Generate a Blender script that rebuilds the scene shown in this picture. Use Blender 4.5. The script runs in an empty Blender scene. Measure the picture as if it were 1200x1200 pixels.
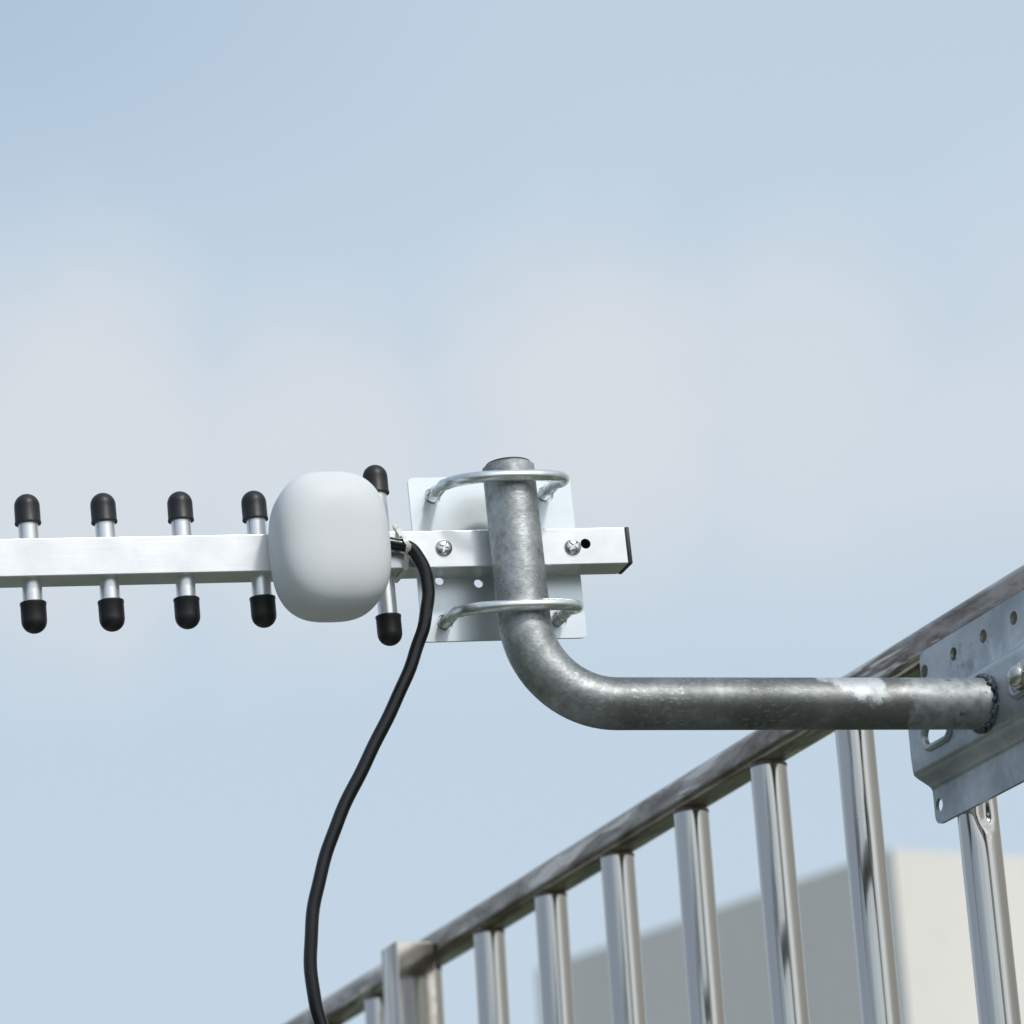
import bpy, bmesh, math, random
from mathutils import Vector, Matrix
from math import sin, cos, pi, radians

random.seed(7)
scene = bpy.context.scene
C = bpy.data.collections.new("place")
scene.collection.children.link(C)
EYE = 1.5                      # height of the camera above the ground
MM = 0.001

# ----------------------------------------------------------------- helpers
def link(name, me, mat, parent=None, smooth=True, flat=False):
    if isinstance(me, bmesh.types.BMesh):
        bmesh.ops.recalc_face_normals(me, faces=me.faces[:])
        m = bpy.data.meshes.new(name)
        me.to_mesh(m)
        me.free()
    else:
        m = me
    if mat:
        m.materials.append(mat)
    o = bpy.data.objects.new(name, m)
    C.objects.link(o)
    if smooth:
        for p in m.polygons:
            p.use_smooth = True
        m.set_sharp_from_angle(angle=radians(50))
    if parent:
        o.parent = parent
    if flat:
        md = o.modifiers.new("weighted", 'WEIGHTED_NORMAL')
        md.keep_sharp = True
        md.weight = 100
    return o


def empty(name, mat4, label, cat, group=None):
    o = bpy.data.objects.new(name, None)
    o.empty_display_size = 0.05
    C.objects.link(o)
    o.matrix_world = mat4
    o["label"] = label
    o["category"] = cat
    if group:
        o["group"] = group
    return o


def tag(o, label, cat, group=None):
    o["label"] = label
    o["category"] = cat
    if group:
        o["group"] = group
    return o


def add_box(bm, lo, hi, bevel=0.0, seg=2):
    b = bmesh.new()
    bmesh.ops.create_cube(b, size=1)
    for v in b.verts:
        v.co = Vector([lo[i] + (v.co[i] + .5) * (hi[i] - lo[i]) for i in range(3)])
    if bevel:
        bmesh.ops.bevel(b, geom=b.edges[:], offset=bevel, segments=seg, profile=.5, affect='EDGES')
    t = bpy.data.meshes.new("t")
    b.to_mesh(t)
    b.free()
    bm.from_mesh(t)
    bpy.data.meshes.remove(t)


def box(lo, hi, bevel=0.0, seg=2):
    bm = bmesh.new()
    add_box(bm, lo, hi, bevel, seg)
    return bm


def frames(path):
    ts = []
    n = len(path)
    for i in range(n):
        a = path[max(i - 1, 0)]
        b = path[min(i + 1, n - 1)]
        ts.append((b - a).normalized())
    ref = Vector((0, 0, 1)) if abs(ts[0].z) < .9 else Vector((1, 0, 0))
    u = ts[0].cross(ref).normalized()
    out = []
    for i, t in enumerate(ts):
        u = (u - t * u.dot(t)).normalized()
        out.append((t, u, t.cross(u)))
    return out


def add_tube(bm, path, rad, seg=24, caps=True):
    """round rod along a path; rad may be a number or one radius per point"""
    path = [Vector(p) for p in path]
    rs = rad if isinstance(rad, (list, tuple)) else [rad] * len(path)
    rings = []
    for (t, u, w), p, r in zip(frames(path), path, rs):
        rings.append([bm.verts.new(p + u * cos(2 * pi * k / seg) * r + w * sin(2 * pi * k / seg) * r)
                      for k in range(seg)])
    for a, b in zip(rings, rings[1:]):
        for k in range(seg):
            bm.faces.new((a[k], a[(k + 1) % seg], b[(k + 1) % seg], b[k]))
    if caps:
        bm.faces.new(rings[0][::-1])
        bm.faces.new(rings[-1])
    return rings


def tube(path, rad, seg=24, caps=True):
    bm = bmesh.new()
    add_tube(bm, path, rad, seg, caps)
    return bm


def add_lathe(bm, prof, origin=(0, 0, 0), axis='Z', seg=28):
    """prof = list of (radius, height) swept round an axis"""
    o = Vector(origin)
    def P(r, h, a):
        x, y = r * cos(a), r * sin(a)
        if axis == 'Z':
            return o + Vector((x, y, h))
        if axis == 'Y':                      # height runs towards -Y
            return o + Vector((x, -h, y))
        return o + Vector((h, x, y))
    rings = []
    for r, h in prof:
        if r < 1e-7:
            rings.append([bm.verts.new(P(0, h, 0))])
        else:
            rings.append([bm.verts.new(P(r, h, 2 * pi * k / seg)) for k in range(seg)])
    for a, b in zip(rings, rings[1:]):
        for k in range(seg):
            k2 = (k + 1) % seg
            if len(a) == 1 and len(b) == 1:
                continue
            if len(a) == 1:
                bm.faces.new((a[0], b[k], b[k2]))
            elif len(b) == 1:
                bm.faces.new((a[k], a[k2], b[0]))
            else:
                bm.faces.new((a[k], a[k2], b[k2], b[k]))
    if len(rings[0]) > 1:
        bm.faces.new(rings[0][::-1])
    if len(rings[-1]) > 1:
        bm.faces.new(rings[-1])


def lathe(prof, **k):
    bm = bmesh.new()
    add_lathe(bm, prof, **k)
    return bm


def cut(bm, cutters):
    """subtract cutter bmeshes from bm, return a mesh"""
    def tmp(b):
        bmesh.ops.recalc_face_normals(b, faces=b.faces[:])
        m = bpy.data.meshes.new("t")
        b.to_mesh(m)
        b.free()
        o = bpy.data.objects.new("t", m)
        scene.collection.objects.link(o)
        return o
    base = tmp(bm)
    cs = [tmp(c) for c in cutters]
    for c in cs:
        md = base.modifiers.new("b", 'BOOLEAN')
        md.operation = 'DIFFERENCE'
        md.solver = 'EXACT'
        md.object = c
    dg = bpy.context.evaluated_depsgraph_get()
    me = bpy.data.meshes.new_from_object(base.evaluated_get(dg))
    for o in [base] + cs:
        m = o.data
        bpy.data.objects.remove(o)
        bpy.data.meshes.remove(m)
    return me


def spline(pts, n=8):
    P = [Vector(p) for p in pts]
    P = [P[0] * 2 - P[1]] + P + [P[-1] * 2 - P[-2]]
    out = []
    for i in range(1, len(P) - 2):
        a, b, c, d = P[i - 1:i + 3]
        for k in range(n):
            t = k / n
            out.append(.5 * ((2 * b) + (c - a) * t + (2 * a - 5 * b + 4 * c - d) * t * t
                             + (3 * b - a - 3 * c + d) * t ** 3))
    out.append(P[-2])
    return out

# --------------------------------------------------------------- materials
class N:
    """tiny node-tree builder"""
    def __init__(self, name):
        self.m = bpy.data.materials.new(name)
        self.m.use_nodes = True
        self.nt = self.m.node_tree
        self.b = self.nt.nodes["Principled BSDF"]
        self.tc = self.nt.nodes.new("ShaderNodeTexCoord").outputs["Object"]

    def node(self, kind, **kw):
        n = self.nt.nodes.new(kind)
        for k, v in kw.items():
            setattr(n, k, v)
        return n

    def set(self, n, key, v):
        if isinstance(v, bpy.types.NodeSocket):
            self.nt.links.new(v, n.inputs[key])
        else:
            n.inputs[key].default_value = v

    def p(self, **kw):
        names = dict(color="Base Color", metal="Metallic", rough="Roughness", normal="Normal",
                     aniso="Anisotropic", coat="Coat Weight", spec="Specular IOR Level")
        for k, v in kw.items():
            if k == 'color' and not isinstance(v, bpy.types.NodeSocket):
                v = (*v, 1)
            self.set(self.b, names[k], v)
        return self.m

    def noise(self, scale, detail=3, rough=.55, stretch=(1, 1, 1), dist=0.0, vec=None, kind='Fac'):
        mp = self.node("ShaderNodeMapping")
        mp.inputs["Scale"].default_value = stretch
        self.nt.links.new(vec or self.tc, mp.inputs[0])
        n = self.node("ShaderNodeTexNoise")
        n.inputs["Scale"].default_value = scale
        n.inputs["Detail"].default_value = detail
        n.inputs["Roughness"].default_value = rough
        n.inputs["Distortion"].default_value = dist
        self.nt.links.new(mp.outputs[0], n.inputs["Vector"])
        return n.outputs[kind]

    def ramp(self, fac, stops):
        r = self.node("ShaderNodeValToRGB")
        el = r.color_ramp.elements
        while len(el) < len(stops):
            el.new(.5)
        for e, (pos, c) in zip(el, stops):
            e.position = pos
            e.color = (*c, 1) if len(c) == 3 else c
        self.nt.links.new(fac, r.inputs[0])
        return r.outputs[0]

    def map(self, v, a, b, c, d, smooth=False):
        n = self.node("ShaderNodeMapRange")
        if smooth:
            n.interpolation_type = 'SMOOTHSTEP'
        for k, x in zip(("Value", "From Min", "From Max", "To Min", "To Max"), (v, a, b, c, d)):
            self.set(n, k, x)
        return n.outputs[0]

    def math(self, op, a, b=0.0):
        n = self.node("ShaderNodeMath", operation=op)
        self.set(n, 0, a)
        self.set(n, 1, b)
        return n.outputs[0]

    def mix(self, fac, a, b):
        n = self.node("ShaderNodeMix", data_type='RGBA')
        self.set(n, 0, fac)
        for i, v in ((6, a), (7, b)):
            self.set(n, i, v if isinstance(v, bpy.types.NodeSocket) else (*v, 1))
        return n.outputs[2]

    def bump(self, h, strength=.2, dist=.001):
        n = self.node("ShaderNodeBump")
        n.inputs["Strength"].default_value = strength
        n.inputs["Distance"].default_value = dist
        self.nt.links.new(h, n.inputs["Height"])
        return n.outputs[0]

    def xyz(self):
        n = self.node("ShaderNodeSeparateXYZ")
        self.nt.links.new(self.tc, n.inputs[0])
        return n.outputs


def mat_aluminium():
    n = N("brushed_aluminium")
    g = n.noise(900, 2, .6, (.02, 1, 1))
    d = n.noise(45, 3, .6)
    n.p(color=n.ramp(d, [(.3, (.75, .76, .77)), (.7, (.81, .815, .82))]), metal=.86,
        rough=n.map(d, .3, .7, .27, .33), normal=n.bump(g, .06, .0004))
    return n.m


def mat_rod():
    n = N("element_aluminium")
    g = n.noise(700, 2, .6, (1, 1, .03))
    n.p(color=(.84, .85, .86), metal=.85, rough=.3, normal=n.bump(g, .05, .0004))
    return n.m


def mat_plate():
    n = N("zinc_plate")
    d = n.noise(30, 4, .6)
    s = n.noise(260, 3, .7)
    c = n.ramp(d, [(.25, (.64, .695, .72)), (.75, (.70, .75, .77))])
    n.p(color=c, metal=.9, rough=n.map(s, .2, .8, .31, .34))
    return n.m


def mat_pipe():
    n = N("galvanised_pipe")
    x = n.xyz()[0]
    d = n.noise(26, 5, .65, dist=.6)
    s = n.noise(240, 4, .7)
    sp = n.noise(95, 3, .75)
    st = n.noise(60, 4, .65, (.25, 1.4, 1.4), dist=.5)
    c = n.ramp(d, [(.30, (.26, .275, .28)), (.5, (.46, .485, .49)), (.70, (.70, .73, .735))])
    vo = n.node("ShaderNodeTexVoronoi")
    vo.inputs["Scale"].default_value = 420
    n.nt.links.new(n.tc, vo.inputs["Vector"])
    sepc = n.node("ShaderNodeSeparateColor")
    n.nt.links.new(vo.outputs["Color"], sepc.inputs[0])
    spang = sepc.outputs[0]
    c = n.mix(n.map(spang, 0, 1, 0, .32), c, (.14, .14, .138))
    fleck = n.noise(480, 3, .75, (.6, 1, 1))
    patch = n.noise(34, 3, .6)
    # pale scuffs and specks left in the zinc
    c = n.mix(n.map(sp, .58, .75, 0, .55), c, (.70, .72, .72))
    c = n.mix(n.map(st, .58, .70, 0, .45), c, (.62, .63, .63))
    c = n.mix(n.map(s, .62, .72, 0, .5), c, (.12, .12, .115))
    fl = (n.math('MULTIPLY', n.map(fleck, .55, .66, 0, .85), n.map(patch, .42, .60, .15, 1)))
    # the horizontal arm's colour is darkened to mute its highlight and shade its underside
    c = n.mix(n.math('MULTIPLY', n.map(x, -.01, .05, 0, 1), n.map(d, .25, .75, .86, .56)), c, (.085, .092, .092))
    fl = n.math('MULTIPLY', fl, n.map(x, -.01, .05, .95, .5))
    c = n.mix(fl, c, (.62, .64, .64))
    # bright cold-zinc repair paint near the weld, with a ragged edge
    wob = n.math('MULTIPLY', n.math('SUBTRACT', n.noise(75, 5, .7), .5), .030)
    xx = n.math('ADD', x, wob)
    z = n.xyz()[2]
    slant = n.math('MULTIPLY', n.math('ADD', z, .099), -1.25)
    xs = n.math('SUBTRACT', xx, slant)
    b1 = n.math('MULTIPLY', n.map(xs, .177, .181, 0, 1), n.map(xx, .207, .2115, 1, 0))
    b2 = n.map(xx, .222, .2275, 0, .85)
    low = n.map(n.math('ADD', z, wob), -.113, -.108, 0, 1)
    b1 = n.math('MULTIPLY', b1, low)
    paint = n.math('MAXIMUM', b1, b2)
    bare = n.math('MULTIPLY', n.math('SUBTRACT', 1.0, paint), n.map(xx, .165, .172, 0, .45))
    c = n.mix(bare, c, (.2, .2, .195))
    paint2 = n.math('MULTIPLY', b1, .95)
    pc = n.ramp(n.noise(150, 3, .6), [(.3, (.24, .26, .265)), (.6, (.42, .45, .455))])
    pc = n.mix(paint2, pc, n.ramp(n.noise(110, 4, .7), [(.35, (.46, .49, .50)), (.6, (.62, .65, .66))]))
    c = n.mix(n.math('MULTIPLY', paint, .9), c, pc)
    # small burn marks beside the weld
    burn = n.math('MULTIPLY', n.map(n.noise(120, 2, .6), .64, .72, 0, .6), n.map(x, .232, .245, 0, 1))
    c = n.mix(burn, c, (.04, .04, .04))
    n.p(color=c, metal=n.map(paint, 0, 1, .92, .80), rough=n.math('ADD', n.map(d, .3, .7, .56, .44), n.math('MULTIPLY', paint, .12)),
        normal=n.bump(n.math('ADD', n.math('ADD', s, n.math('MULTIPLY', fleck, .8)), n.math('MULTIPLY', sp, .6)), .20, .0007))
    return n.m


def mat_bracket():
    n = N("zinc_bracket")
    d = n.noise(22, 4, .6, dist=.4)
    s = n.noise(180, 3, .6)
    c = n.ramp(d, [(.32, (.29, .315, .33)), (.5, (.42, .45, .465)), (.68, (.56, .585, .60))])
    c = n.mix(n.map(n.noise(38, 4, .7), .60, .72, 0, .6), c, (.14, .145, .145))
    c = n.mix(n.map(n.noise(27, 3, .6, dist=.8), .66, .74, 0, .5), c, (.7, .74, .77))
    n.p(color=c, metal=.7, rough=n.map(s, .3, .7, .36, .5), normal=n.bump(s, .09, .0006))
    return n.m


def mat_ubolt():
    n = N("zinc_rod")
    d = n.noise(70, 4, .65)
    c = n.ramp(d, [(.35, (.62, .65, .65)), (.6, (.86, .88, .88))])
    n.p(color=c, metal=.92, rough=n.map(d, .3, .7, .33, .2))
    return n.m


def mat_steel(name, col, rough, dirt=0.0, stretch=(1, 1, .03), dirt_stretch=(.22, 1, 1)):
    n = N(name)
    st = n.noise(170, 3, .6, stretch)
    bl = n.noise(14, 4, .65, (1, 1, 1), dist=.6)
    c = n.mix(n.map(st, .35, .7, 0, .35), col, tuple(v * .72 for v in col))
    if dirt:
        streak = n.noise(60, 5, .7, dirt_stretch, dist=.5)
        c = n.mix(n.map(streak, .42, .60, .15, dirt), c, (.10, .07, .053))
        pale = n.noise(52, 4, .7, tuple(v * .45 if v < 1 else v for v in dirt_stretch), dist=.35)
        c = n.mix(n.map(pale, .54, .60, 0, .9), c, (.72, .66, .58))
    if name.startswith("polished"):
        # dark reflections painted as brown streaks down the outer face of the square post
        face = n.map(n.xyz()[1], -.0462, -.0458, 1, 0)
        refl_streak = n.noise(90, 4, .65, (1, 1, .05), dist=.3)
        c = n.mix(n.math('MULTIPLY', face, n.map(refl_streak, .38, .58, 0, .85)), c, (.16, .12, .10))
        burn = n.map(n.noise(60, 3, .6), .35, .6, 0, 1)
        c = n.mix(n.math('MULTIPLY', burn, n.map(n.xyz()[1], -.024, -.015, 0, .7)), c, (.36, .26, .17))
    n.p(color=c, metal=1.0 if not dirt else .72, rough=n.map(bl, .3, .7, rough * .7, rough * 1.5),
        normal=n.bump(bl, .04, .002))
    return n.m


def mat_plain(name, col, rough, metal=0.0, vary=.12, scale=40, bump=.05):
    n = N(name)
    d = n.noise(scale, 4, .6)
    c = n.ramp(d, [(.3, tuple(v * (1 - vary) for v in col)), (.7, tuple(min(1, v * (1 + vary)) for v in col))])
    n.p(color=c, rough=n.map(d, .3, .7, rough * .85, min(1, rough * 1.2)), metal=metal,
        normal=n.bump(n.noise(scale * 8, 2, .6), bump, .0006))
    return n.m


def mat_plaster():
    n = N("painted_plaster")
    big = n.noise(.35, 5, .6, (1, 1, .35))
    fine = n.noise(6, 4, .6)
    c = n.ramp(big, [(.3, (.78, .755, .715)), (.7, (.85, .825, .78))])
    c = n.mix(n.map(fine, .45, .75, 0, .12), c, (.5, .5, .48))
    n.p(color=c, rough=.9, normal=n.bump(n.noise(40, 3, .6), .15, .01))
    return n.m


def mat_grass():
    n = N("lawn")
    a = n.noise(.25, 5, .65)
    b = n.noise(9, 4, .7)
    c = n.ramp(a, [(.3, (.030, .045, .018)), (.55, (.045, .07, .024)), (.8, (.085, .095, .05))])
    c = n.mix(n.map(b, .4, .75, 0, .5), c, (.02, .035, .012))
    bare = n.map(n.noise(.55, 4, .6), .55, .60, 0, .9)
    c = n.mix(bare, c, n.ramp(b, [(.3, (.25, .24, .21)), (.7, (.36, .35, .32))]))
    n.p(color=c, rough=.95, normal=n.bump(b, .6, .05))
    return n.m


def mat_concrete(name="concrete", col=(.34, .335, .32)):
    n = N(name)
    a = n.noise(2.2, 6, .65)
    b = n.noise(40, 4, .7)
    c = n.ramp(a, [(.3, tuple(v * .72 for v in col)), (.7, tuple(v * 1.18 for v in col))])
    c = n.mix(n.map(b, .5, .75, 0, .3), c, tuple(v * .5 for v in col))
    n.p(color=c, rough=.9, normal=n.bump(b, .3, .004))
    return n.m


ALU, ROD, PLATE, PIPE = mat_aluminium(), mat_rod(), mat_plate(), mat_pipe()
BRACKET, UB = mat_bracket(), mat_ubolt()
BAL = mat_steel("satin_stainless_baluster", (.62, .60, .56), .10)
RAILM = mat_steel("weathered_stainless_rail", (.46, .415, .37), .17, .85)
POSTM = mat_steel("polished_stainless_post", (.74, .70, .64), .12)
RUBBER = mat_plain("black_rubber", (.007, .0075, .009), .45, vary=.25, scale=120, bump=.12)
CABLE = mat_plain("black_cable_sheath", (.005, .005, .006), .2, vary=.2, scale=120, bump=.08)
PLASTIC = mat_plain("white_plastic", (.675, .70, .725), .55, vary=.012, scale=25, bump=.015)
NYLON = mat_plain("clear_nylon", (.86, .87, .82), .35, vary=.03, scale=80)
NYLON.node_tree.nodes["Principled BSDF"].inputs["Transmission Weight"].default_value = .25
SCREW = mat_plain("zinc_screw", (.74, .76, .77), .24, metal=1.0, vary=.15, scale=200)
BOLT = mat_plain("bright_bolt", (.55, .54, .51), .26, metal=1.0, vary=.2, scale=120)
WELD = mat_plain("dark_weld", (.10, .12, .145), .5, metal=.55, vary=.6, scale=220, bump=.5)
SLAG = mat_plain("dark_end_plug", (.03, .03, .032), .5, vary=.2, scale=120)
BURNT = mat_plain("burnt_steel_weld", (.16, .125, .10), .4, metal=.8, vary=.4, scale=200)
PLASTER, GRASS, CONC = mat_plaster(), mat_grass(), mat_concrete()
COPING = mat_concrete("coping_concrete", (.46, .455, .44))

# ============================================================== THE SETTING
def sheet(name, cx, cy, sx, sy, z, mat, rz=0.0):
    bm = bmesh.new()
    vs = [bm.verts.new(Vector((a * sx, b * sy, 0))) for a, b in ((-.5, -.5), (.5, -.5), (.5, .5), (-.5, .5))]
    bm.faces.new(vs)
    o = link(name, bm, mat, smooth=False)
    o.location = (cx, cy, z)
    o.rotation_euler = (0, 0, rz)
    o["kind"] = "structure"
    return o


RAIL_AZ = math.atan2(-.9151487668, .4031162793)      # direction of the railing towards the camera side
sheet("ground", 0, 0, 6000, 6000, 0, GRASS)

# frame of the railing: +x along the rail to the near right, -y outwards, z = 0 under the top rail
B = Vector((.21306739396, 2.23833278308, .63089064921 + EYE))
RX = Vector((.4031162793, -.9151487668, 0))
RY = Vector((.9151487668, .4031162793, 0))
RAILF = Matrix(((RX.x, RY.x, 0, B.x), (RX.y, RY.y, 0, B.y), (0, 0, 1, B.z), (0, 0, 0, 1)))
pz = .95                                             # the railing stands this far above the wall top
wall_top = B.z - pz
pm = RAILF.copy()
pm.translation = B + Vector((0, 0, -pz))
path_o = sheet("path", *(B + RY * -.85 - RX * 1.2).to_2d(), 9, 1.3, .004, CONC, RAIL_AZ)

parapet = empty("parapet_wall", Matrix.Translation(Vector((0, 0, -B.z))) @ RAILF,
                "low concrete wall with a flat coping carrying the stainless railing", "wall")
link("wall_body", box((-5.2, -.085, 0), (1.35, .085, wall_top - .05), .004), CONC, parapet)
link("coping", box((-5.22, -.11, wall_top - .05), (1.37, .11, wall_top), .008), COPING, parapet)

# pale building far behind the railing, seen past its corner
Cn = Vector((4.58, 44.77, 0))
La, Ra = Vector((-.6115, .7912, 0)), Vector((.895, .446, 0))
Hb = EYE + 10.80
bl = empty("building", Matrix.Translation(Cn),
           "plain pale rendered flat-roofed building block far behind the railing", "building")
def prism(pts, z0, z1):
    bm = bmesh.new()
    a = [bm.verts.new((p.x, p.y, z0)) for p in pts]
    b = [bm.verts.new((p.x, p.y, z1)) for p in pts]
    bm.faces.new(a[::-1])
    bm.faces.new(b)
    for i in range(len(pts)):
        j = (i + 1) % len(pts)
        bm.faces.new((a[i], a[j], b[j], b[i]))
    return bm
def quad(g):
    return [La * -g + Ra * -g, Ra * (15 + g) - La * g, Ra * (15 + g) + La * (7.6 + g), La * (7.6 + g) - Ra * g]
link("wall", prism(quad(0), 0, Hb), PLASTER, bl, smooth=False)
link("roof_slab", prism(quad(-.25), Hb, Hb + .04), CONC, bl, smooth=False)

# ================================================================== RAILING
rl = empty("railing", pm, "stainless steel railing of round uprights under a square top rail", "railing")
def up(bm):
    bmesh.ops.translate(bm, verts=bm.verts[:], vec=(0, 0, pz))
    return bm
# square rail with rounded edges, many cuts along it so that it is not laser straight
def rail_mesh(x0, x1, half, z0, z1, rb, wob):
    bm = bmesh.new()
    prof = []
    for cx, cz, a0 in ((half - rb, z1 - rb, 0), (-half + rb, z1 - rb, 90), (-half + rb, z0 + rb, 180), (half - rb, z0 + rb, 270)):
        for k in range(5):
            a = radians(a0 + k * 22.5)
            prof.append((cx + rb * cos(a), cz + rb * sin(a)))
    n = 160
    rings = []
    for i in range(n + 1):
        x = x0 + (x1 - x0) * i / n
        dy = wob * (sin(x * 7.1) + .6 * sin(x * 17 + 1))
        dz = wob * .7 * (sin(x * 5.3 + 2) + .5 * sin(x * 13))
        rings.append([bm.verts.new((x, p[0] + dy, p[1] + dz)) for p in prof])
    m = len(prof)
    for a, b in zip(rings, rings[1:]):
        for k in range(m):
            bm.faces.new((a[k], b[k], b[(k + 1) % m], a[(k + 1) % m]))
    bm.faces.new(rings[0])
    bm.faces.new(rings[-1][::-1])
    return bm
link("top_rail", up(rail_mesh(-5.1, 1.25, .013, 0, .0238, .0072, .00045)), RAILM, rl, flat=True)
link("bottom_rail", up(rail_mesh(-5.1, 1.25, .013, -.875, -.85, .004, .0003)), RAILM, rl)

BR = .0125
def baluster_mesh(dent=False, seed=0):
    bm = bmesh.new()
    zs = [0.0003 - .8503 * i / 40 for i in range(41)]
    if dent:
        zs = sorted(set(zs + [-.085 - i * .0022 for i in range(32)]), reverse=True)
    rnd = random.Random(seed)
    bend = rnd.uniform(-.0012, .0012)
    seg = 48
    rings = []
    for z in zs:
        ring = []
        bow = bend * sin(pi * z / -.85)
        for k in range(seg):
            a = 2 * pi * k / seg
            r = BR
            if dent:
                # a knock in the tube: a crease below a flattened patch
                dz = z + .110
                w = math.exp(-((dz - .004) / (.020 if dz > .004 else .009)) ** 2)
                da = (a - radians(-2) + pi) % (2 * pi) - pi
                r -= .0042 * w * math.exp(-(da / .5) ** 2)
            ring.append(bm.verts.new((r * cos(a) + bow, r * sin(a), z)))
        rings.append(ring)
    for a, b in zip(rings, rings[1:]):
        for k in range(seg):
            bm.faces.new((a[k], b[k], b[(k + 1) % seg], a[(k + 1) % seg]))
    bm.faces.new(rings[-1][::-1])
    bm.faces.new(rings[0])
    return up(bm)
STEP = .12526961
spots = [-STEP * n for n in range(0, 7)]
spots[0] -= .002; spots[2] += .0025; spots[6] -= .012
plain = [None] * 3
for i, s in enumerate([.1395] + spots + [-STEP * n for n in range(7, 38)] + [.1395 + STEP * n for n in range(1, 8)]):
    if i == 0:
        o = link("baluster", baluster_mesh(True), BAL, rl)
        o["label"] = "upright with a dented, creased side below the bracket"
    elif i < 4:
        o = plain[i - 1] = link("baluster", baluster_mesh(False, i), BAL, rl)
    else:
        o = plain[i % 3].copy()
        C.objects.link(o)
        o.parent = rl
    o.location = (s, 0, 0)
    # weld collar where the upright meets the rail
    if -1.2 < s < .3:
        bm = bmesh.new()
        add_lathe(bm, [(.01255, -.0022), (.0127, -.0011), (.0128, 0.0002)], seg=40)
        w = link("weld_bead", up(bm), BURNT, o)

# square post standing in front of the rail
bm = box((-.7455, -.047, -.845), (-.7105, -.0133, .0112), .0014, 3)
link("post", up(bm), POSTM, rl, flat=True)

# ==================================================== ANTENNA (frame of the boom)
OK = Vector((-.00312153397, 1.98564367834, .67354093637 + EYE))
Mx = Vector((.9587518132, .2795099665, .0516637128))
My = Vector((-.2812637614, .9591489357, .0303976271))
Mz = Vector((-.0410567554, -.0436749102, .9982018058))
ANT = Matrix(((Mx.x, My.x, Mz.x, OK.x), (Mx.y, My.y, Mz.y, OK.y), (Mx.z, My.z, Mz.z, OK.z), (0, 0, 0, 1)))
S = .0225                        # the boom's square section
H = S / 2
ant = empty("yagi_antenna", ANT, "silver Yagi antenna with a white feed box and black tipped elements", "antenna")
XR = .0726                       # right end of the boom
XL = -.56                        # its far left end, outside the picture
wt = .0016
bm = box((XL, 0, -H), (XR, S, H), .0007, 2)
inner = box((XL - .01, wt, -H + wt), (XR + .01, S - wt, H - wt))
hole = lathe([(.0031, -.01), (.0031, .005)], origin=(.0472, 0, .0014), axis='Y')
boom = link("boom", cut(bm, [inner, hole]), ALU, ant, flat=True)
bm = box((XR, -.0002, -H - .0002), (XR + .0026, S + .0002, H + .0002), .0008, 2)
add_box(bm, (XR - .012, wt + .0002, -H + wt + .0002), (XR, S - wt - .0002, H - wt - .0002))
link("end_plug", bm, SLAG, ant)
bm = box((XL - .0026, -.0002, -H - .0002), (XL, S + .0002, H + .0002), .0008, 2)
link("end_plug", bm, SLAG, ant)

# elements: aluminium tubes through the boom with a rubber cap on each end
RR, RC = .0057, .0073
def cap_mesh(tip, s):
    """rubber cap, tip at height tip, opening towards the boom; s = +1 top, -1 bottom"""
    L = .0178
    prof = [(RR + .0002, -L), (RC + .0002, -L), (RC + .0003, -L + .0010), (RC, -L + .0016), (RC, -.0075)]
    for k in range(1, 9):
        a = pi / 2 * k / 9
        prof.append((RC * cos(a), -.0075 + .0075 * sin(a) ** .95))
    prof.append((0, 0))
    bm = bmesh.new()
    add_lathe(bm, prof, seg=28)
    for v in bm.verts:
        v.co.z = s * (v.co.z + tip)
    return bm
def element(half):
    e = link("element", tube([(0, 0, -half + .004), (0, 0, half - .004)], RR), ROD, None)
    for s in (1, -1):
        link("rubber_cap", cap_mesh(half, s), RUBBER, e)
    return e
ex = [-.27891 + .04392 * k for k in range(4)]
first = element(.0411)
kids = list(first.children)
for i, x in enumerate(ex + [ex[0] - .0442 * k for k in range(1, 7)]):
    if i == 0:
        e = first
    else:
        e = first.copy()
        C.objects.link(e)
        for c in kids:
            c2 = c.copy()
            C.objects.link(c2)
            c2.parent = e
            c2.rotation_euler = (random.uniform(-.01, .01), random.uniform(-.014, .014), random.uniform(0, 6))
    e.parent = ant
    e.location = (x + random.uniform(-.0003, .0003), H, random.uniform(-.0005, .0005))
    e.rotation_euler = (0, random.uniform(-.004, .004), 0)
refl = element(.0549)
refl.parent = ant
refl.location = (-.0736, H, .0005)
refl["label"] = "longer rear element beside the white feed box"

# rounded white feed box clipped on the boom
def pillow(cx, cy, cz, a, b, c, n1, n2):
    bm = bmesh.new()
    nu, nv = 96, 64
    def sp(v, e):
        return math.copysign(abs(v) ** e, v)
    rings = []
    for j in range(nv + 1):
        th = -pi / 2 + pi * j / nv             # polar axis along Y (towards the viewer)
        ring = []
        for i in range(nu):
            ph = 2 * pi * i / nu
            rr = sp(cos(th), 2 / n2)
            x = a * rr * sp(cos(ph), 2 / n1)
            z = c * rr * sp(sin(ph), 2 / n1)
            y = b * sp(sin(th), 2 / n2)
            ring.append((cx + x, cy + y, cz + z))
        rings.append(ring)
    vr = []
    for j, ring in enumerate(rings):
        if j in (0, nv):
            vr.append([bm.verts.new(ring[0])])
        else:
            vr.append([bm.verts.new(p) for p in ring])
    for A, Bq in zip(vr, vr[1:]):
        for k in range(nu):
            k2 = (k + 1) % nu
            if len(A) == 1:
                bm.faces.new((A[0], Bq[k], Bq[k2]))
            elif len(Bq) == 1:
                bm.faces.new((A[k], A[k2], Bq[0]))
            else:
                bm.faces.new((A[k], A[k2], Bq[k2], Bq[k]))
    return bm
link("feed_box", pillow(-.1122, -.0190, -.0033, .0332, .0275, .0420, 2.8, 3.5), PLASTIC, ant)

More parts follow.
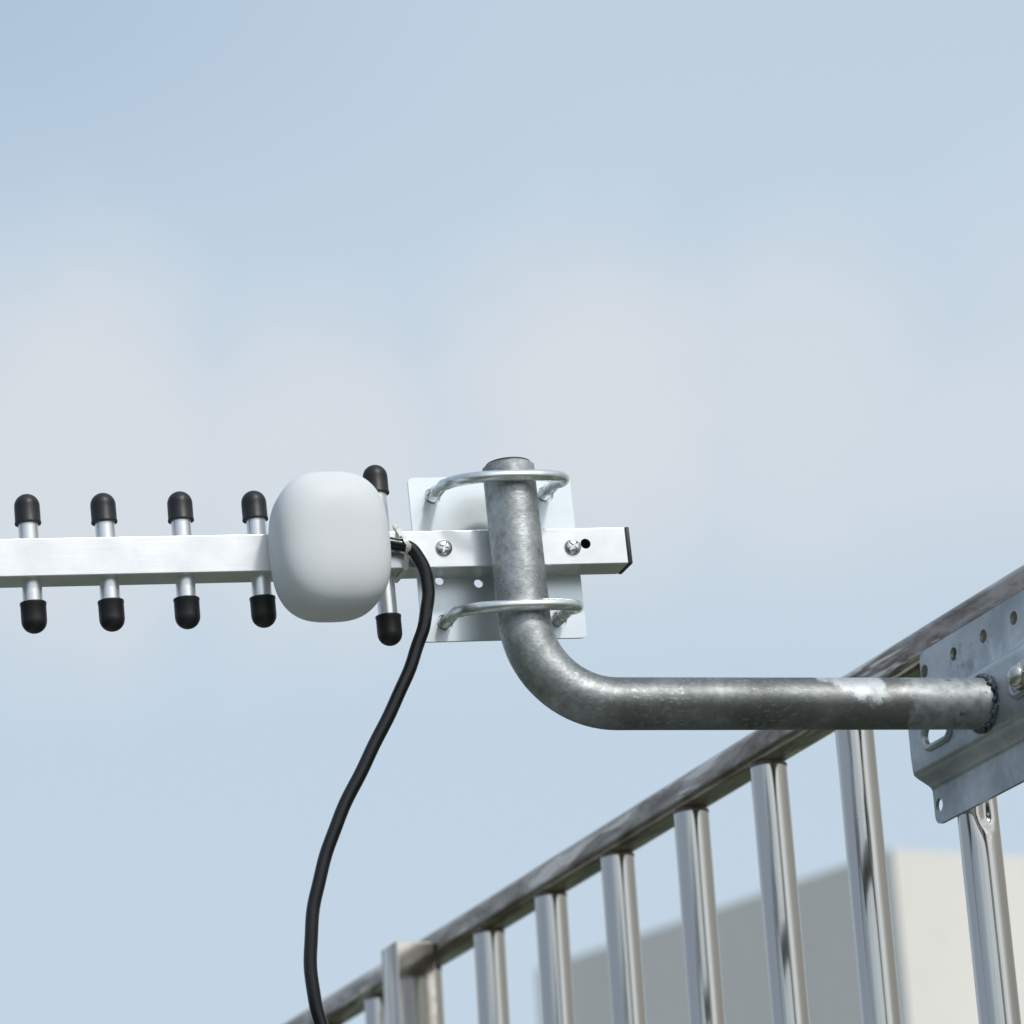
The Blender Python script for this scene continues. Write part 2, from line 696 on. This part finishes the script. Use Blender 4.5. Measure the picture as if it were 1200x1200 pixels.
# clamping plate behind the boom
def rounded_plate(x0, x1, z0, z1, y0, y1, r):
    bm = bmesh.new()
    pts = []
    for cx, cz, a0 in ((x1 - r, z1 - r, 0), (x0 + r, z1 - r, 90), (x0 + r, z0 + r, 180), (x1 - r, z0 + r, 270)):
        for k in range(7):
            a = radians(a0 + k * 15)
            pts.append((cx + r * cos(a), cz + r * sin(a)))
    f = bm.faces.new([bm.verts.new((p[0], y0, p[1])) for p in pts])
    ex_ = bmesh.ops.extrude_face_region(bm, geom=[f])
    bmesh.ops.translate(bm, verts=[v for v in ex_['geom'] if isinstance(v, bmesh.types.BMVert)], vec=(0, y1 - y0, 0))
    return bm
PX0, PX1, PZ0, PZ1 = -.0509, .0493, -.0496, .0512
y0 = S + .0002
ub_x, ub_zt, ub_zb = .0345, .0395, -.0381
def drill(x, z, r):
    return lathe([(r, -.05), (r, -.01)], origin=(x, 0, z), axis='Y', seg=32)
cs = [drill(x, z, .0050) for z in (ub_zt, ub_zb) for x in (-.0368, .0330)]
cs += [drill(-.0376, -.0126, .0026), drill(-.0139, -.0147, .0027), drill(-.0376, .0145, .0026), drill(-.0139, .0150, .0027)]
plate = link("clamp_plate", cut(rounded_plate(PX0, PX1, PZ0, PZ1, y0, y0 + .002, .0032), cs), PLATE, ant, flat=True)

# pan head cross screws on the boom
def screw(x, z, rz):
    bm = lathe([(.0049, .0001), (.0050, .0007), (.0046, .0016), (.0036, .0024), (.0020, .0028), (0, .0029)],
               origin=(0, 0, 0), axis='Y', seg=32)
    c1 = box((-.0034, -.0045, -.00055), (.0034, -.0013, .00055))
    c2 = box((-.00055, -.0045, -.0034), (.00055, -.0013, .0034))
    o = link("screw", cut(bm, [c1, c2]), SCREW, ant)
    o.location = (x, 0, z)
    o.rotation_euler = (0, rz, 0)
screw(-.0394, .0005, .35)
screw(.0390, -.0005, .8)

# U-bolts round the mast
def ubolt(z, xl, xr, lean, name="u_bolt"):
    cx, hw = (xl + xr) / 2, (xr - xl) / 2
    P = [(xl, y0 + .020, z), (xl, y0 + .006, z), (xl, .010, z)]
    yc, dep = -.0045, .0297
    P += [(xl, .002, z)]
    n = 22
    for k in range(n + 1):
        a = pi - pi * k / n
        ca = math.copysign(abs(cos(a)) ** .84, cos(a))
        sa = abs(sin(a)) ** .84
        fy = yc - dep * sa
        P.append((cx + hw * ca, fy, z - lean * (0 - fy + .004) / .036 if fy < 0 else z))
    P += [(xr, .002, z), (xr, .010, z), (xr, y0 + .006, z), (xr, y0 + .020, z)]
    P = [(x +   .055 * max(0, y0 - .002 - y), y, zq) for x, y, zq in P]
    o = link(name, tube(spline(P, 4), .0034, 20), UB, ant)
    for x in (xl, xr):
        bm = bmesh.new()
        add_lathe(bm, [(.0034, -(y0 + .0070)), (.0062, -(y0 + .0070)), (.0062, -(y0 + .0022)), (.0034, -(y0 + .0022))],
                  origin=(x, 0, z), axis='Y', seg=6)
        link("nut", bm, SCREW, o, smooth=False)
        # cut thread just in front of the plate
        bm = bmesh.new()
        prof = []
        for q in range(9):
            yy = -(y0 - .0002) + q * .0011
            prof += [(.00335, yy), (.0039, yy + .00055)]
        prof.append((.0033, prof[-1][1] + .0006))
        add_lathe(bm, prof, origin=(x, 0, z), axis='Y', seg=20)
        link("thread", bm, UB, o)
ubolt(ub_zt, -.0365, .0325, .0060)
ubolt(ub_zb, -.0365, .0325, .0064)

# =========================================================== MAST MOUNT
PR = .0153
PY = -PR - .0002
mount = empty("mast_mount", ANT, "bent grey galvanised pipe mast welded to a perforated bracket on the railing", "mast mount")
Ez = -.0986
Ad = Vector((.99822361, -.04070228, -.04350798)).normalized()
E0 = Vector((0, PY, Ez))
RB = .052
ang = math.acos(Ad.z)                       # angle between mast and arm
tl = RB / math.tan((pi - (pi - ang)) / 2) if False else RB * math.tan((pi - ang) / 2)
up_ = Vector((0, 0, 1))
p1, p2 = E0 + up_ * tl, E0 + Ad * tl
nrm = (Ad - up_ * Ad.z).normalized()
cen = p1 + nrm * RB
path = [Vector((0, PY, .0462 - .0012)) + up_ * 0]
path = [Vector((0, PY, .0455)), Vector((0, PY, .0440))] + [Vector((0, PY, .044 + (p1.z - .044) * i / 8)) for i in range(1, 9)]
sweep = pi - ang
for k in range(1, 21):
    a = (pi - ang) * k / 20
    path.append(cen + (-nrm) * RB * cos(a) - up_ * RB * sin(a))
arm_len = .2745
for k in range(1, 17):
    path.append(p2 + Ad * (arm_len - tl) * k / 16)
rads = [PR - .0022, PR] + [PR] * (len(path) - 2)
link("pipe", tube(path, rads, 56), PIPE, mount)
bm = lathe([(PR - .0040, .0449), (PR - .0021, .04552), (PR - .0021, .0462), (PR - .0028, .0466), (0, .0467)], origin=(0, PY, 0), seg=48)
link("pipe_plug", bm, SLAG, mount)

# bracket: a hat-shaped steel strip along the railing, given in the railing's frame
to_mount = ANT.inverted() @ RAILF
X0, X1 = .1128, .3000
def hat_profile():
    F0, F1 = -.0138, -.0262            # flange and raised face (outwards is -y)
    pts = [(F0, .0052), (F0, -.0235)]
    for k in range(1, 8):
        t = k / 8
        q = t * t * (3 - 2 * t)
        pts.append((F0 + (F1 - F0) * q, -.0235 - .0125 * t))
    pts += [(F1, -.0368), (F1 - .0004, -.045), (F1 - .0004, -.063), (F1, -.0712)]
    for k in range(1, 8):
        t = k / 8
        q = t * t * (3 - 2 * t)
        pts.append((F1 + (F0 - F1) * q, -.0722 - .0105 * t))
    pts += [(F0, -.0832), (F0, -.1045)]
    return pts
def bracket_mesh():
    bm = bmesh.new()
    prof = hat_profile()
    nx = 24
    th = .0023
    # offset the profile for the back skin
    back = []
    for i, p in enumerate(prof):
        a = prof[max(i - 1, 0)]
        b = prof[min(i + 1, len(prof) - 1)]
        d = Vector((b[0] - a[0], b[1] - a[1])).normalized()
        back.append((p[0] - d.y * th, p[1] + d.x * th))
    def endx(z):
        # the raised middle runs out a little further, corners of the flanges are rounded
        x = X0
        if z < -.0985:
            x += .006 - math.sqrt(max(0, .006 ** 2 - (-.0985 - z) ** 2))
        if z > -.0008:
            x += .006 - math.sqrt(max(0, .006 ** 2 - (z + .0008) ** 2))
        return x
    # more points near the flange tips for the rounded corners
    def refine(pr):
        top = [(pr[0][0], pr[0][1] - .0005 * i) for i in range(13)]
        bot = [(pr[-1][0], pr[-1][1] + .0005 * i) for i in range(13)][::-1]
        return top + pr[1:-1] + bot
    fr, bk = refine(prof), refine(back)
    cols = []
    for sk in (fr, bk):
        g = []
        for (y, z) in sk:
            e = endx(z)
            g.append([bm.verts.new((e + (X1 - e) * i / nx, y, z)) for i in range(nx + 1)])
        cols.append(g)
    f, b = cols
    m = len(f)
    for i in range(m - 1):
        for j in range(nx):
            bm.faces.new((f[i][j], f[i + 1][j], f[i + 1][j + 1], f[i][j + 1]))
            bm.faces.new((b[i][j], b[i][j + 1], b[i + 1][j + 1], b[i + 1][j]))
        bm.faces.new((f[i][0], b[i][0], b[i + 1][0], f[i + 1][0]))
        bm.faces.new((f[i][nx], f[i + 1][nx], b[i + 1][nx], b[i][nx]))
    for j in range(nx):
        bm.faces.new((f[0][j], f[0][j + 1], b[0][j + 1], b[0][j]))
        bm.faces.new((f[m - 1][j], b[m - 1][j], b[m - 1][j + 1], f[m - 1][j + 1]))
    return bm
def hole_cut(x, z, r, slot=0.0):
    b = bmesh.new()
    n = 28
    lo, hi = [], []
    for k in range(n):
        a = 2 * pi * k / n
        dx = r * cos(a) + (slot if cos(a) > 0 else -slot)
        lo.append(b.verts.new((x + dx, -.034, z + r * sin(a))))
        hi.append(b.verts.new((x + dx, -.006, z + r * sin(a))))
    b.faces.new(lo)
    b.faces.new(hi[::-1])
    for k in range(n):
        b.faces.new((lo[k], hi[k], hi[(k + 1) % n], lo[(k + 1) % n]))
    return b
cs = [hole_cut(x, -.0076, .0042) for x in (.1176, .1541, .1905, .2267, .2630)]
cs += [hole_cut(x, -.0931, .0042) for x in (.1190, .2630)]
cs += [hole_cut(.1470, -.0550, .0058, .009), hole_cut(.2525, -.0530, .0058, .009)]
br = link("bracket", cut(bracket_mesh(), cs), BRACKET, mount)
br.matrix_local = to_mount
# pressed rim round the slot and the bolt opening
def rim(x, z, r, slot, rr=.0022):
    P = []
    n = 40
    for k in range(n + 1):
        a = 2 * pi * k / n
        P.append((x + r * cos(a) + (slot if cos(a) >= 0 else -slot), -.0268, z + r * sin(a)))
    return tube(P, rr, 10, caps=False)
for x, z in ((.1470, -.0550), (.2525, -.0530)):
    o = link("slot_rim", rim(x, z, .0078, .009), BRACKET, br)
# bolt with washer and domed nut
bt = link("bolt", lathe([(.0, .0255), (.0100, .0255), (.0102, .0280), (.0070, .0282), (.0068, .0325), (.0056, .0352), (.0030, .0366), (0, .0369)],
                        axis='Y', seg=40), BOLT, br)
bt.location = (.2525, 0, -.0523)
hx = link("hex_nut", lathe([(.0066, .0281), (.0084, .0283), (.0084, .0322), (.0077, .0329), (.0060, .0330)], axis='Y', seg=6), BOLT, bt, smooth=False)
# clamp bar behind the uprights that the bolts pull against
link("back_clamp", box((X0 + .01, .0135, -.072), (X1, .0165, -.038), .001), BRACKET, br)
# knobbly weld ring where the pipe meets the bracket
bm = bmesh.new()
rnd = random.Random(3)
Wc = E0 + Ad * (.2725)
side = Ad.cross(Vector((0, 0, 1))).normalized()
up2 = side.cross(Ad).normalized()
face_n = (to_mount.to_3x3() @ Vector((0, -1, 0))).normalized()
w0 = to_mount @ Vector((.2034, -.0266, -.0544))
for k in range(80):
    a = 2 * pi * (k + rnd.uniform(-.4, .4)) / 80
    p = E0 + (side * cos(a) + up2 * sin(a)) * (PR + .0006)
    t = (w0 - p).dot(face_n) / Ad.dot(face_n)
    q = p + Ad * t + Ad * rnd.uniform(-.0022, .0004)
    r = rnd.uniform(.0009, .0023)
    bmesh.ops.create_icosphere(bm, subdivisions=2, radius=r, matrix=Matrix.Translation(q))
link("weld_bead", bm, WELD, mount)
tag(mount, mount["label"], "mast mount")

# ================================================================= CABLE
cab = [(-100, -4, -1), (-90, -6, 3), (-81.8, -7.0, 2.6), (-70.8, -7.0, 1.3), (-62.8, -7.2, -.6), (-56.6, -7.4, -8.2), (-53.4, -7.6, -21), (-54.4, -7.6, -33.8),
       (-58.4, -7.5, -49.1), (-65.6, -7.2, -66.6), (-76.2, -7.2, -87.5), (-89.9, -7.2, -111.2), (-104, -7.2, -134.5),
       (-118.2, -7.2, -159.5), (-128.8, -7.2, -183.4), (-136.4, -7.2, -207.3), (-140.6, -7.2, -231), (-141.4, -7.2, -254.9),
       (-138.3, -7.2, -274), (-132, -7, -300)]
pts = [ANT @ (Vector(p) * MM) for p in cab]
last = pts[-1]
pts += [last + Vector(v) for v in ((.012, .006, -.06), (.03, .03, -.25), (.04, .08, -.6), (.02, .12, -1.1))]
g = pts[-1]
pts += [Vector((g.x, g.y + .02, .12)), Vector((g.x - .04, g.y + .05, .02)), Vector((g.x - .2, g.y + .12, .0085)), Vector((g.x - .6, g.y + .1, .0085))]
inv = Matrix.Translation(pts[-1])
cb = link("cable", tube([p - pts[-1] + Vector((sin(i * .61) * .00022, 0, sin(i * .37 + 1) * .00022)) for i, p in enumerate(spline(pts, 8))], .0038, 24), CABLE)
cb.matrix_world = inv
tag(cb, "black coaxial cable hanging in a bow from the white feed box", "cable")

# nylon tie holding the cable to the boom
def strap(loop, w, th):
    bm = bmesh.new()
    rings = []
    n = len(loop)
    for i, (x, y, z) in enumerate(loop):
        a, b = loop[i - 1], loop[(i + 1) % n]
        t = Vector((0, b[1] - a[1], b[2] - a[2])).normalized()
        nn = Vector((0, t.z, -t.y))
        p = Vector((x, y, z))
        rings.append([bm.verts.new(p + Vector((sx * w / 2, 0, 0)) + nn * sn * th / 2)
                      for sx, sn in ((-1, -1), (1, -1), (1, 1), (-1, 1))])
    for i in range(n):
        a, b = rings[i], rings[(i + 1) % n]
        for k in range(4):
            bm.faces.new((a[k], a[(k + 1) % 4], b[(k + 1) % 4], b[k]))
    return bm
zc, yc, rc = .0008, -.0073, .0049
lp = [(0, S + .0034, H + .0009), (0, S + .0034, -H - .0009), (0, -.0004, -H - .0009)]
for k in range(13):
    a = radians(-75 - 210 * k / 12 + 0)
    lp.append((0, yc + rc * cos(a) * 1.0, zc + rc * sin(a)))
lp += [(0, -.0006, H + .0009)]
lp = [(-.0648 + (.0012 if z < 0 else -.0010 * (z / H)) + 0 * y, y, z) for _, y, z in lp]
bm = strap(lp, .0029, .0008)
add_box(bm, (-.0686, -.0006, H + .0012), (-.0658, .0020, H + .0042), .0006)
tie = link("cable_tie", bm, NYLON)
tie.matrix_world = ANT
tag(tie, "small translucent nylon tie strapping the black cable to the boom", "cable tie")

# ================================================================== CAMERA
e, r = radians(19.3), radians(3.6)
R0, U0, F = Vector((1, 0, 0)), Vector((0, -sin(e), cos(e))), Vector((0, cos(e), sin(e)))
R = R0 * cos(r) - U0 * sin(r)
U = R0 * sin(r) + U0 * cos(r)
cam = bpy.data.cameras.new("camera")
cam.sensor_width = 36
cam.lens = 126
cam.clip_start = .05
cam.clip_end = 20000
cam.dof.use_dof = True
cam.dof.focus_distance = 2.08
cam.dof.aperture_fstop = 13
co = bpy.data.objects.new("camera", cam)
co.matrix_world = Matrix(((R.x, U.x, -F.x, 0), (R.y, U.y, -F.y, 0), (R.z, U.z, -F.z, EYE), (0, 0, 0, 1)))
C.objects.link(co)
scene.camera = co

# =================================================================== LIGHT
SUN_EL, SUN_AZ = radians(42), radians(147)     # azimuth clockwise from +Y
sd = Vector((sin(SUN_AZ) * cos(SUN_EL), cos(SUN_AZ) * cos(SUN_EL), sin(SUN_EL)))
sun = bpy.data.lights.new("sun", 'SUN')
sun.energy = 2.0
sun.angle = radians(6)
sun.color = (1, .97, .925)
so = bpy.data.objects.new("sun", sun)
so.rotation_euler = sd.to_track_quat('Z', 'Y').to_euler()
so.location = (3, -3, 9)
C.objects.link(so)

w = bpy.data.worlds.new("World")
scene.world = w
w.use_nodes = True
nt = w.node_tree
bg = nt.nodes["Background"]
STR = .1
bg.inputs["Strength"].default_value = STR
sky = nt.nodes.new("ShaderNodeTexSky")
sky.sky_type = 'NISHITA'
sky.sun_disc = False
sky.sun_elevation = SUN_EL
sky.sun_rotation = SUN_AZ
sky.air_density = 1.2
sky.dust_density = 2.0
sky.ozone_density = 1.5
tc = nt.nodes.new("ShaderNodeTexCoord")
sep = nt.nodes.new("ShaderNodeSeparateXYZ")
nt.links.new(tc.outputs["Generated"], sep.inputs[0])
def wnoise(scale, detail, rough, off, stretch=(1, 1, 1)):
    mp = nt.nodes.new("ShaderNodeMapping")
    mp.inputs["Location"].default_value = off
    mp.inputs["Scale"].default_value = stretch
    nt.links.new(tc.outputs["Generated"], mp.inputs[0])
    n = nt.nodes.new("ShaderNodeTexNoise")
    n.inputs["Scale"].default_value = scale
    n.inputs["Detail"].default_value = detail
    n.inputs["Roughness"].default_value = rough
    nt.links.new(mp.outputs[0], n.inputs["Vector"])
    return n.outputs["Fac"]
def wmath(op, a, b=0.0, c=None):
    n = nt.nodes.new("ShaderNodeMath")
    n.operation = op
    for i, v in enumerate((a, b) if c is None else (a, b, c)):
        if isinstance(v, bpy.types.NodeSocket):
            nt.links.new(v, n.inputs[i])
        else:
            n.inputs[i].default_value = v
    return n.outputs[0]
def wmap(v, a, b, c, d):
    n = nt.nodes.new("ShaderNodeMapRange")
    n.interpolation_type = 'SMOOTHSTEP'
    nt.links.new(v, n.inputs["Value"])
    for k, x in zip(("From Min", "From Max", "To Min", "To Max"), (a, b, c, d)):
        n.inputs[k].default_value = x
    return n.outputs[0]
def wmix(f, a, b):
    n = nt.nodes.new("ShaderNodeMix")
    n.data_type = 'RGBA'
    if isinstance(f, bpy.types.NodeSocket):
        nt.links.new(f, n.inputs[0])
    else:
        n.inputs[0].default_value = f
    for i, v in ((6, a), (7, b)):
        if isinstance(v, bpy.types.NodeSocket):
            nt.links.new(v, n.inputs[i])
        else:
            n.inputs[i].default_value = (*v, 1)
    return n.outputs[2]
haze = (5.68, 6.88, 7.98)                          # thin high cloud veil, before the strength
deep = (4.5, 5.75, 7.25)
cloud = (6.98, 7.36, 7.85)
n1 = wnoise(9, 6, .58, (.3, .1, .2))
n3 = wnoise(26, 5, .6, (.7, .3, .1), (1, 1, 1.6))
warp = wmath('ADD', wmath('MULTIPLY', wmath('SUBTRACT', n1, .5), 1.05), wmath('MULTIPLY', wmath('SUBTRACT', n3, .5), .35))
def puff(d, r):
    v = nt.nodes.new("ShaderNodeVectorMath")
    v.operation = 'DISTANCE'
    nt.links.new(tc.outputs["Generated"], v.inputs[0])
    v.inputs[1].default_value = Vector(d).normalized()
    return wmap(wmath('ADD', wmath('MULTIPLY', v.outputs["Value"], 1 / r), warp), 1.25, .25, 0, 1)
band = puff((-.118, .92, .348), .060)
for d, r, k in (((-.05, .92, .338), .058, .95), ((.02, .925, .352), .062, 1), ((.085, .92, .345), .06, .8), ((-.19, .9, .345), .06, .9), ((.16, .91, .345), .07, .4)):
    band = wmath('MAXIMUM', band, wmath('MULTIPLY', puff(d, r), k))
gap = wmath('MULTIPLY', wmap(sep.outputs[2], .38, .47, 0, 1), wmap(sep.outputs[0], -.17, .04, 1, .12))
c0 = wmix(gap, haze, deep)
c1 = wmix(.92, sky.outputs[0], c0)
zz = wmath('ADD', sep.outputs[2], wmath('MULTIPLY', warp, .045))
wide = wmath('MULTIPLY', wmap(zz, .275, .345, 0, 1), wmap(zz, .345, .395, .7, 0))
band = wmath('MAXIMUM', band, wide)
c2 = wmix(wmath('MULTIPLY', band, .82), c1, cloud)
# unseen sky at the left, made deeper blue to darken the uprights' reflections
lf = nt.nodes.new("ShaderNodeVectorMath")
lf.operation = 'DOT_PRODUCT'
nt.links.new(tc.outputs["Generated"], lf.inputs[0])
lf.inputs[1].default_value = (-.98, -.05, -.15)
nl = wmath('MULTIPLY', wmath('SUBTRACT', wnoise(6, 4, .6, (.2, 1.1, .5)), .5), .7)
c2 = wmix(wmap(wmath('ADD', lf.outputs["Value"], nl), .38, .75, 0, .8), c2, (3.1, 3.75, 5.0))
# warm grey area added to the unseen sky at right, for the uprights' reflections
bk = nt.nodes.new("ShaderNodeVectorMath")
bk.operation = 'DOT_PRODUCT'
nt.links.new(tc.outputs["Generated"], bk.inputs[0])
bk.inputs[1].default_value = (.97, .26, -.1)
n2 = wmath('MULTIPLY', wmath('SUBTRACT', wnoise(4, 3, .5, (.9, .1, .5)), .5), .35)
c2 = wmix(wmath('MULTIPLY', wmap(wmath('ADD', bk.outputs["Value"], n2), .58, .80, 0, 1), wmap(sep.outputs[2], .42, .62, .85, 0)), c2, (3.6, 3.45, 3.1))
# bright hazy glow of the sky round the veiled sun
vm = nt.nodes.new("ShaderNodeVectorMath")
vm.operation = 'DOT_PRODUCT'
nt.links.new(tc.outputs["Generated"], vm.inputs[0])
vm.inputs[1].default_value = sd
dot = wmath('MAXIMUM', vm.outputs["Value"], 0.0)
puffs = wmap(wnoise(5.5, 5, .6, (1.7, .4, .9)), .38, .66, .3, 1.3)
glow = wmath('MULTIPLY', wmath('POWER', dot, 5.0), puffs)
c2 = wmix(wmath('MINIMUM', glow, 1.0), c2, (14.4, 14.4, 14.2))
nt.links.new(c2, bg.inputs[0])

scene.view_settings.view_transform = 'Standard'
scene.view_settings.look = 'None'
scene.view_settings.exposure = 0
scene.view_settings.gamma = 1
scene.view_settings.use_curve_mapping = False
